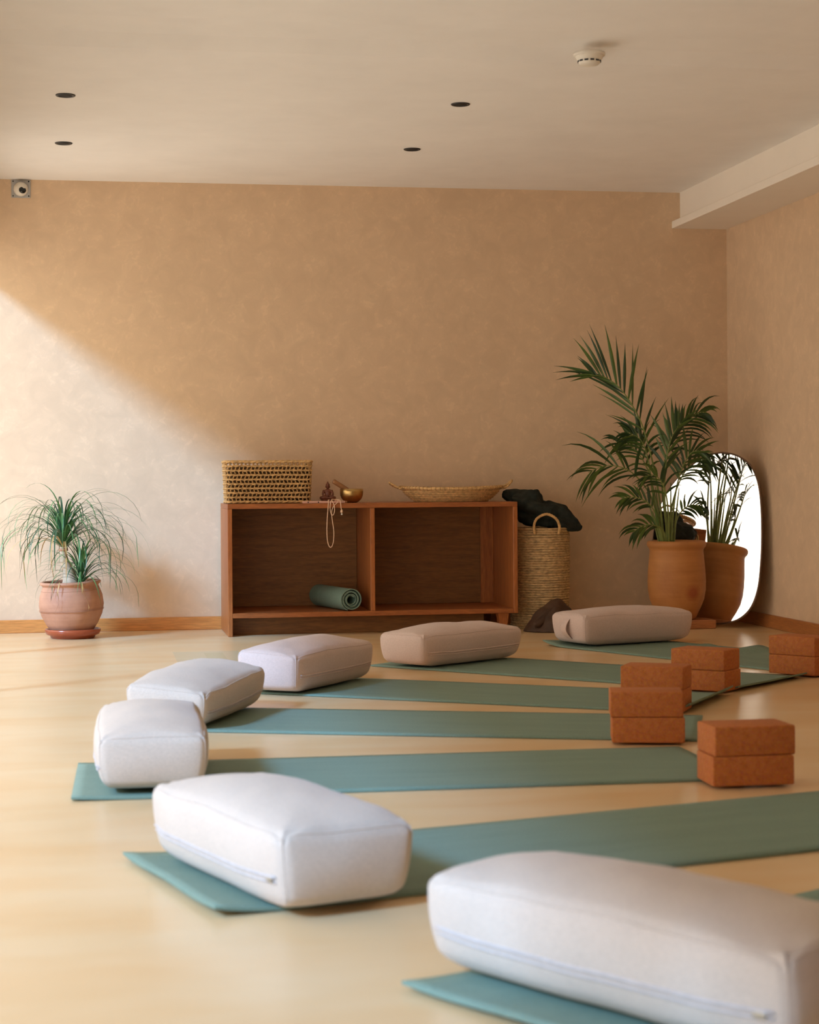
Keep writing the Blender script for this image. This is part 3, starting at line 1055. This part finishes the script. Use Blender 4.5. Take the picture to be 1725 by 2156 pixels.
# dead yellow leaves hanging over the pot
for x0, x1, zz in ((.047, .055, .20), (.045, .075, .10), (-.07, -.08, .14)):
    leaf_obj('dry_leaf', smooth_path([(x0, -.10, .30), (x0 + .004, -.152, .296), ((x0 + x1) / 2, -.175, .25), (x1 + .01, -.180, (zz + .2) / 2 + .02), (x1 - .015, -.172, zz)], 4), .0030, M['leaf_y'], pl, wfun=wprof)

# ------------------------------------------------------------------ areca palm, right
PC = Vector((3.185, 9.87, 0))
pm = thing('areca_palm', 'feathery green palm in a tall ochre terracotta pot beside the mirror', 'potted plant', PC)
link('stand', box(-.105, .185, -.125, .10, 0, .048, .006, 2), M['plinthwood'], pm)
pr = [(0, .050), (.098, .050), (.106, .058), (.112, .075), (.132, .115), (.150, .160), (.1585, .21), (.160, .26), (.157, .32), (.151, .38), (.147, .425), (.150, .437), (.158, .446), (.163, .458), (.162, .470), (.156, .478), (.146, .480), (.140, .474), (.138, .44), (0, .44)]
link('pot', lathe(pr, 72), M['terra_r'], pm, True)
link('soil', lathe([(0, .455), (.08, .458), (.139, .446)], 32), M['soil'], pm, True)
RT = Vector((math.cos(PSI), -math.sin(PSI), 0))
AW = Vector((math.sin(PSI), math.cos(PSI), 0))
K = .00262
# each frond: spine points (right, up, away) in units of K from the pot's rim centre, leaflet length, number, first leaflet position
FR = [
    ([(-25, 0, 0), (-38, 110, -6), (-55, 190, -14), (-78, 262, -22), (-115, 322, -30), (-150, 350, -34), (-182, 356, -36)], 105, 30, .40, 'up'),
    ([(-15, 0, 6), (-28, 120, 8), (-18, 190, 10), (8, 240, 10), (40, 272, 8), (66, 278, 6)], 66, 26, .42, 'dn'),
    ([(-30, 0, -8), (-48, 80, -22), (-72, 125, -34), (-108, 158, -44), (-152, 166, -52), (-190, 152, -56)], 96, 18, .50, 'dn'),
    ([(-28, 0, -14), (-42, 50, -34), (-62, 85, -46), (-92, 100, -54), (-122, 98, -58)], 46, 18, .42, 'dn'),
    ([(-24, 0, -22), (-34, 30, -44), (-55, 42, -54), (-80, 40, -60), (-98, 28, -62)], 50, 16, .35, 'dn'),
    ([(-22, 0, 12), (-40, 90, 16), (-58, 160, 20), (-88, 205, 24), (-120, 215, 26)], 58, 20, .45, 'dn'),
    ([(-12, 0, -6), (-6, 90, -16), (6, 150, -24), (26, 190, -30), (48, 196, -34)], 60, 20, .42, 'mix'),
    ([(-20, 0, -12), (-28, 100, -28), (-26, 170, -38), (-14, 225, -44), (6, 255, -48)], 70, 22, .42, 'up'),
    ([(-14, 0, 20), (-4, 80, 34), (18, 140, 44), (48, 175, 50), (78, 178, 52)], 56, 18, .45, 'dn'),
    ([(-26, 0, 4), (-48, 100, 0), (-60, 180, -10), (-76, 160 + 60, -16), (-104, 176 + 60, -20)], 60, 20, .5, 'dn'),
    ([(-8, 0, 16), (8, 55, 36), (34, 80, 50), (62, 80, 56)], 46, 16, .38, 'dn'),
    ([(-18, 0, -18), (-22, 70, -36), (-32, 120, -50), (-52, 145, -60), (-78, 142, -64)], 52, 18, .40, 'dn'),
]
rnd = random.Random(5)
for sp_, ll, nn, st, mode in FR:
    P3 = [RT * (a * K) + AW * (c * K) + Vector((0, 0, .46 + b_ * K)) for a, b_, c in sp_]
    path = smooth_path(P3, 9)
    fr_ = link('frond', tube(path, lambda t: .0052 * (1 - t) + .0011, 6), M['palmstem'], pm, True)
    n = len(path)
    nL = nn if nn % 2 == 0 else nn + 1
    for k in range(nL):
        t = st + (1 - st) * ((k // 2) + .5) / (nL / 2)
        i = min(n - 2, int(t * (n - 1)))
        p = path[i]
        d = (path[i + 1] - path[i]).normalized()
        s = 1 if k % 2 else -1
        side = d.cross(AW)
        if side.length < .1: side = d.cross(Vector((0, 0, 1)))
        side = (side.normalized() * .8 + AW * .55 * s * (1 if k % 4 < 2 else .6)).normalized() if s > 0 else (-side.normalized() * .85 + AW * rnd.uniform(-.5, .5)).normalized()
        fl_ = (t - st) / (1 - st)
        ln = ll * K * (.62 + .55 * math.sin(math.pi * min(1, fl_ * .85 + .15))) * rnd.uniform(.72, 1.18)
        dr = (d * (.55 + .75 * fl_) + side * .75 + Vector((rnd.uniform(-.16, .16), rnd.uniform(-.16, .16), rnd.uniform(-.16, .16)))).normalized()
        if mode == 'up': dr = (dr + Vector((0, 0, .38))).normalized()
        pts = []
        q = p.copy()
        g = {'up': .07, 'dn': .30, 'mix': .18}[mode] * rnd.uniform(.6, 1.4)
        for j in range(7):
            pts.append(q.copy())
            q = q + dr * ln / 6
            dr = (dr + Vector((0, 0, -g * (.4 + j * .16)))).normalized()
        q_y = 10.37 - PC.y
        for v_ in pts: v_.y = min(v_.y, q_y)
        leaf_obj('leaflet', pts, rnd.uniform(.0066, .0100), M['palm'] if rnd.random() < .5 else M['palm_d'], fr_,
                 up=AW * .8 + Vector((0, 0, .6)), wfun=lambda t: (math.sin(math.pi * min(1, t * .9 + .10)) ** .8) * (1 - t ** 4) + .04, droop_fold=.35)
# bare canes rising from the pot
for a, tx, tz, ty in ((-34, -60, 95, 0), (-28, -42, 120, 10), (-20, -26, 118, -8), (-12, -10, 130, 6), (-6, 8, 118, 12), (-16, -20, 90, 20), (-30, -52, 70, -14)):
    link('cane', tube(smooth_path([RT * (a * K) + AW * (ty * .4 * K) + Vector((0, 0, .45)), RT * ((a + tx) / 2 * K) + AW * (ty * .8 * K) + Vector((0, 0, .46 + tz * .5 * K)), RT * (tx * K) + AW * (ty * K) + Vector((0, 0, .46 + tz * K))], 6), lambda t: .0058 * (1 - t) + .0024, 7), M['palmstem'], pm, True)

# ------------------------------------------------------------------ pebble-shaped mirror leaning in the corner
R0 = Vector((3.585, 9.655, 0))
nh = Vector((-.78, -.626, 0)).normalized()
tn = Vector((-nh.y, nh.x, 0))
t_ = R(6)
up = math.cos(t_) * Vector((0, 0, 1)) - math.sin(t_) * nh
nm = tn.cross(up)
mi = thing('floor_mirror', 'large pebble shaped mirror leaning in the right corner behind the palm', 'mirror', R0 + tn * -.36)
OUT = [(-.293, .959), (-.220, .948), (-.150, .918), (-.093, .867), (-.050, .775), (-.026, .640), (-.014, .480), (-.013, .350), (-.022, .216), (-.056, .111), (-.114, .048), (-.189, .016), (-.300, .003), (-.440, .004), (-.555, .036),
       (-.643, .110), (-.695, .220), (-.722, .350), (-.727, .464), (-.708, .587), (-.664, .709), (-.571, .825), (-.447, .916), (-.370, .948)]
op = smooth_path([(a, b_, 0) for a, b_ in OUT + OUT[:1]], 5)[:-1]
def mp3(p, off): return tn * (p[0] + .36) + up * (p[1] + .006) - nm * off if False else tn * (p[0] + .36) + up * (p[1] + .012) + nm * off
if nm.dot(nh) < 0: nm = -nm
def slab(pts, o0, o1):
    bm = bmesh.new()
    a = [bm.verts.new(mp3(p, o0)) for p in pts]
    c = [bm.verts.new(mp3(p, o1)) for p in pts]
    for k in range(len(pts)):
        k2 = (k + 1) % len(pts)
        bm.faces.new((a[k], a[k2], c[k2], c[k]))
    bm.faces.new(a); bm.faces.new(c)
    return bm
cen = Vector((-.36, .48, 0))
link('glass', slab([cen + (p - cen) * .990 for p in op], .0005, .004), M['mirror'], mi)
link('backing', slab(op, -.012, 0), M['mirrorframe'], mi)
link('rim', tube([mp3(p, 0) for p in op], .0045, 8, None, True), M['mirrorframe'], mi, True)

# ------------------------------------------------------------------ ceiling fittings
for (x, y), lab in (((-.095, 8.126), 'black recessed ceiling light, left pair, the one nearer the camera'), ((-.119, 9.272), 'black recessed ceiling light, left pair, the one nearer the back wall'),
                    ((1.627, 8.084), 'black recessed ceiling light, right pair, the one nearer the camera'), ((1.605, 9.215), 'black recessed ceiling light, right pair, the one nearer the back wall')):
    dl = thing('recessed_light', lab, 'ceiling light', (x, y, H), 0, 'recessed lights in the ceiling')
    link('trim_ring', lathe([(.030, -.0005), (.031, -.004), (.040, -.005), (.0425, -.003), (.0425, -.0005)], 40), M['black'], dl, True)
    link('socket', lathe([(0, -.0004), (.030, -.0004), (.031, -.003), (0, -.0012)], 32), M['socket'], dl, True)
sdt = thing('smoke_detector', 'round white smoke detector on the ceiling', 'smoke detector', (1.934, 7.05, H))
link('base_plate', lathe([(0, 0), (.062, 0), (.062, -.010), (.058, -.013), (0, -.013)], 48), M['plastic'], sdt, True)
link('housing', lathe([(.054, -.013), (.050, -.024), (.044, -.031), (.043, -.038), (.036, -.046), (.020, -.050), (0, -.051)], 48), M['plastic'], sdt, True)
for k in range(12):
    a = 2 * math.pi * k / 12
    s_ = link('vent_slot', box(-.0075, .0075, -.0015, .0015, -.003, .003), M['black'], sdt)
    s_.location = (.0445 * math.cos(a), .0445 * math.sin(a), -.0335)
    s_.rotation_euler = (0, 0, a + math.pi / 2)
cm = thing('security_camera', 'small white round camera on a grey square plate high on the back wall', 'security camera', (-.366, YB, 2.437))
link('mounting_plate', box(-.052, .052, -.006, -.0005, -.050, .049, .003, 2), M['grey'], cm)
sc_bm = bmesh.new()
for sx in (-1, 1):
    for sz in (-1, 1):
        sw = link('screw', lathe([(0, .002), (.0035, .0015), (.004, 0), (0, 0)], 12), M['lens'], cm, True)
        sw.matrix_local = Matrix.Translation((sx * .042, -.006, sz * .040)) @ Matrix.Rotation(R(90), 4, 'X')
sc_bm.free()
dm = link('dome', lathe([(0, .040), (.018, .038), (.031, .028), (.038, .012), (.040, 0), (0, 0)], 40), M['plastic'], cm, True)
dm.matrix_local = Matrix.Translation((0, -.006, -.003)) @ Matrix.Rotation(R(90), 4, 'X')
ln_ = link('lens', lathe([(0, .010), (.014, .008), (.020, .002), (.021, -.004), (0, -.004)], 32), M['lens'], cm, True)
ln_.matrix_local = Matrix.Translation((.010, -.0385, -.010)) @ Matrix.Rotation(R(20), 4, 'Z') @ Matrix.Rotation(R(75), 4, 'X')
# a knot hole plug on the back baseboard
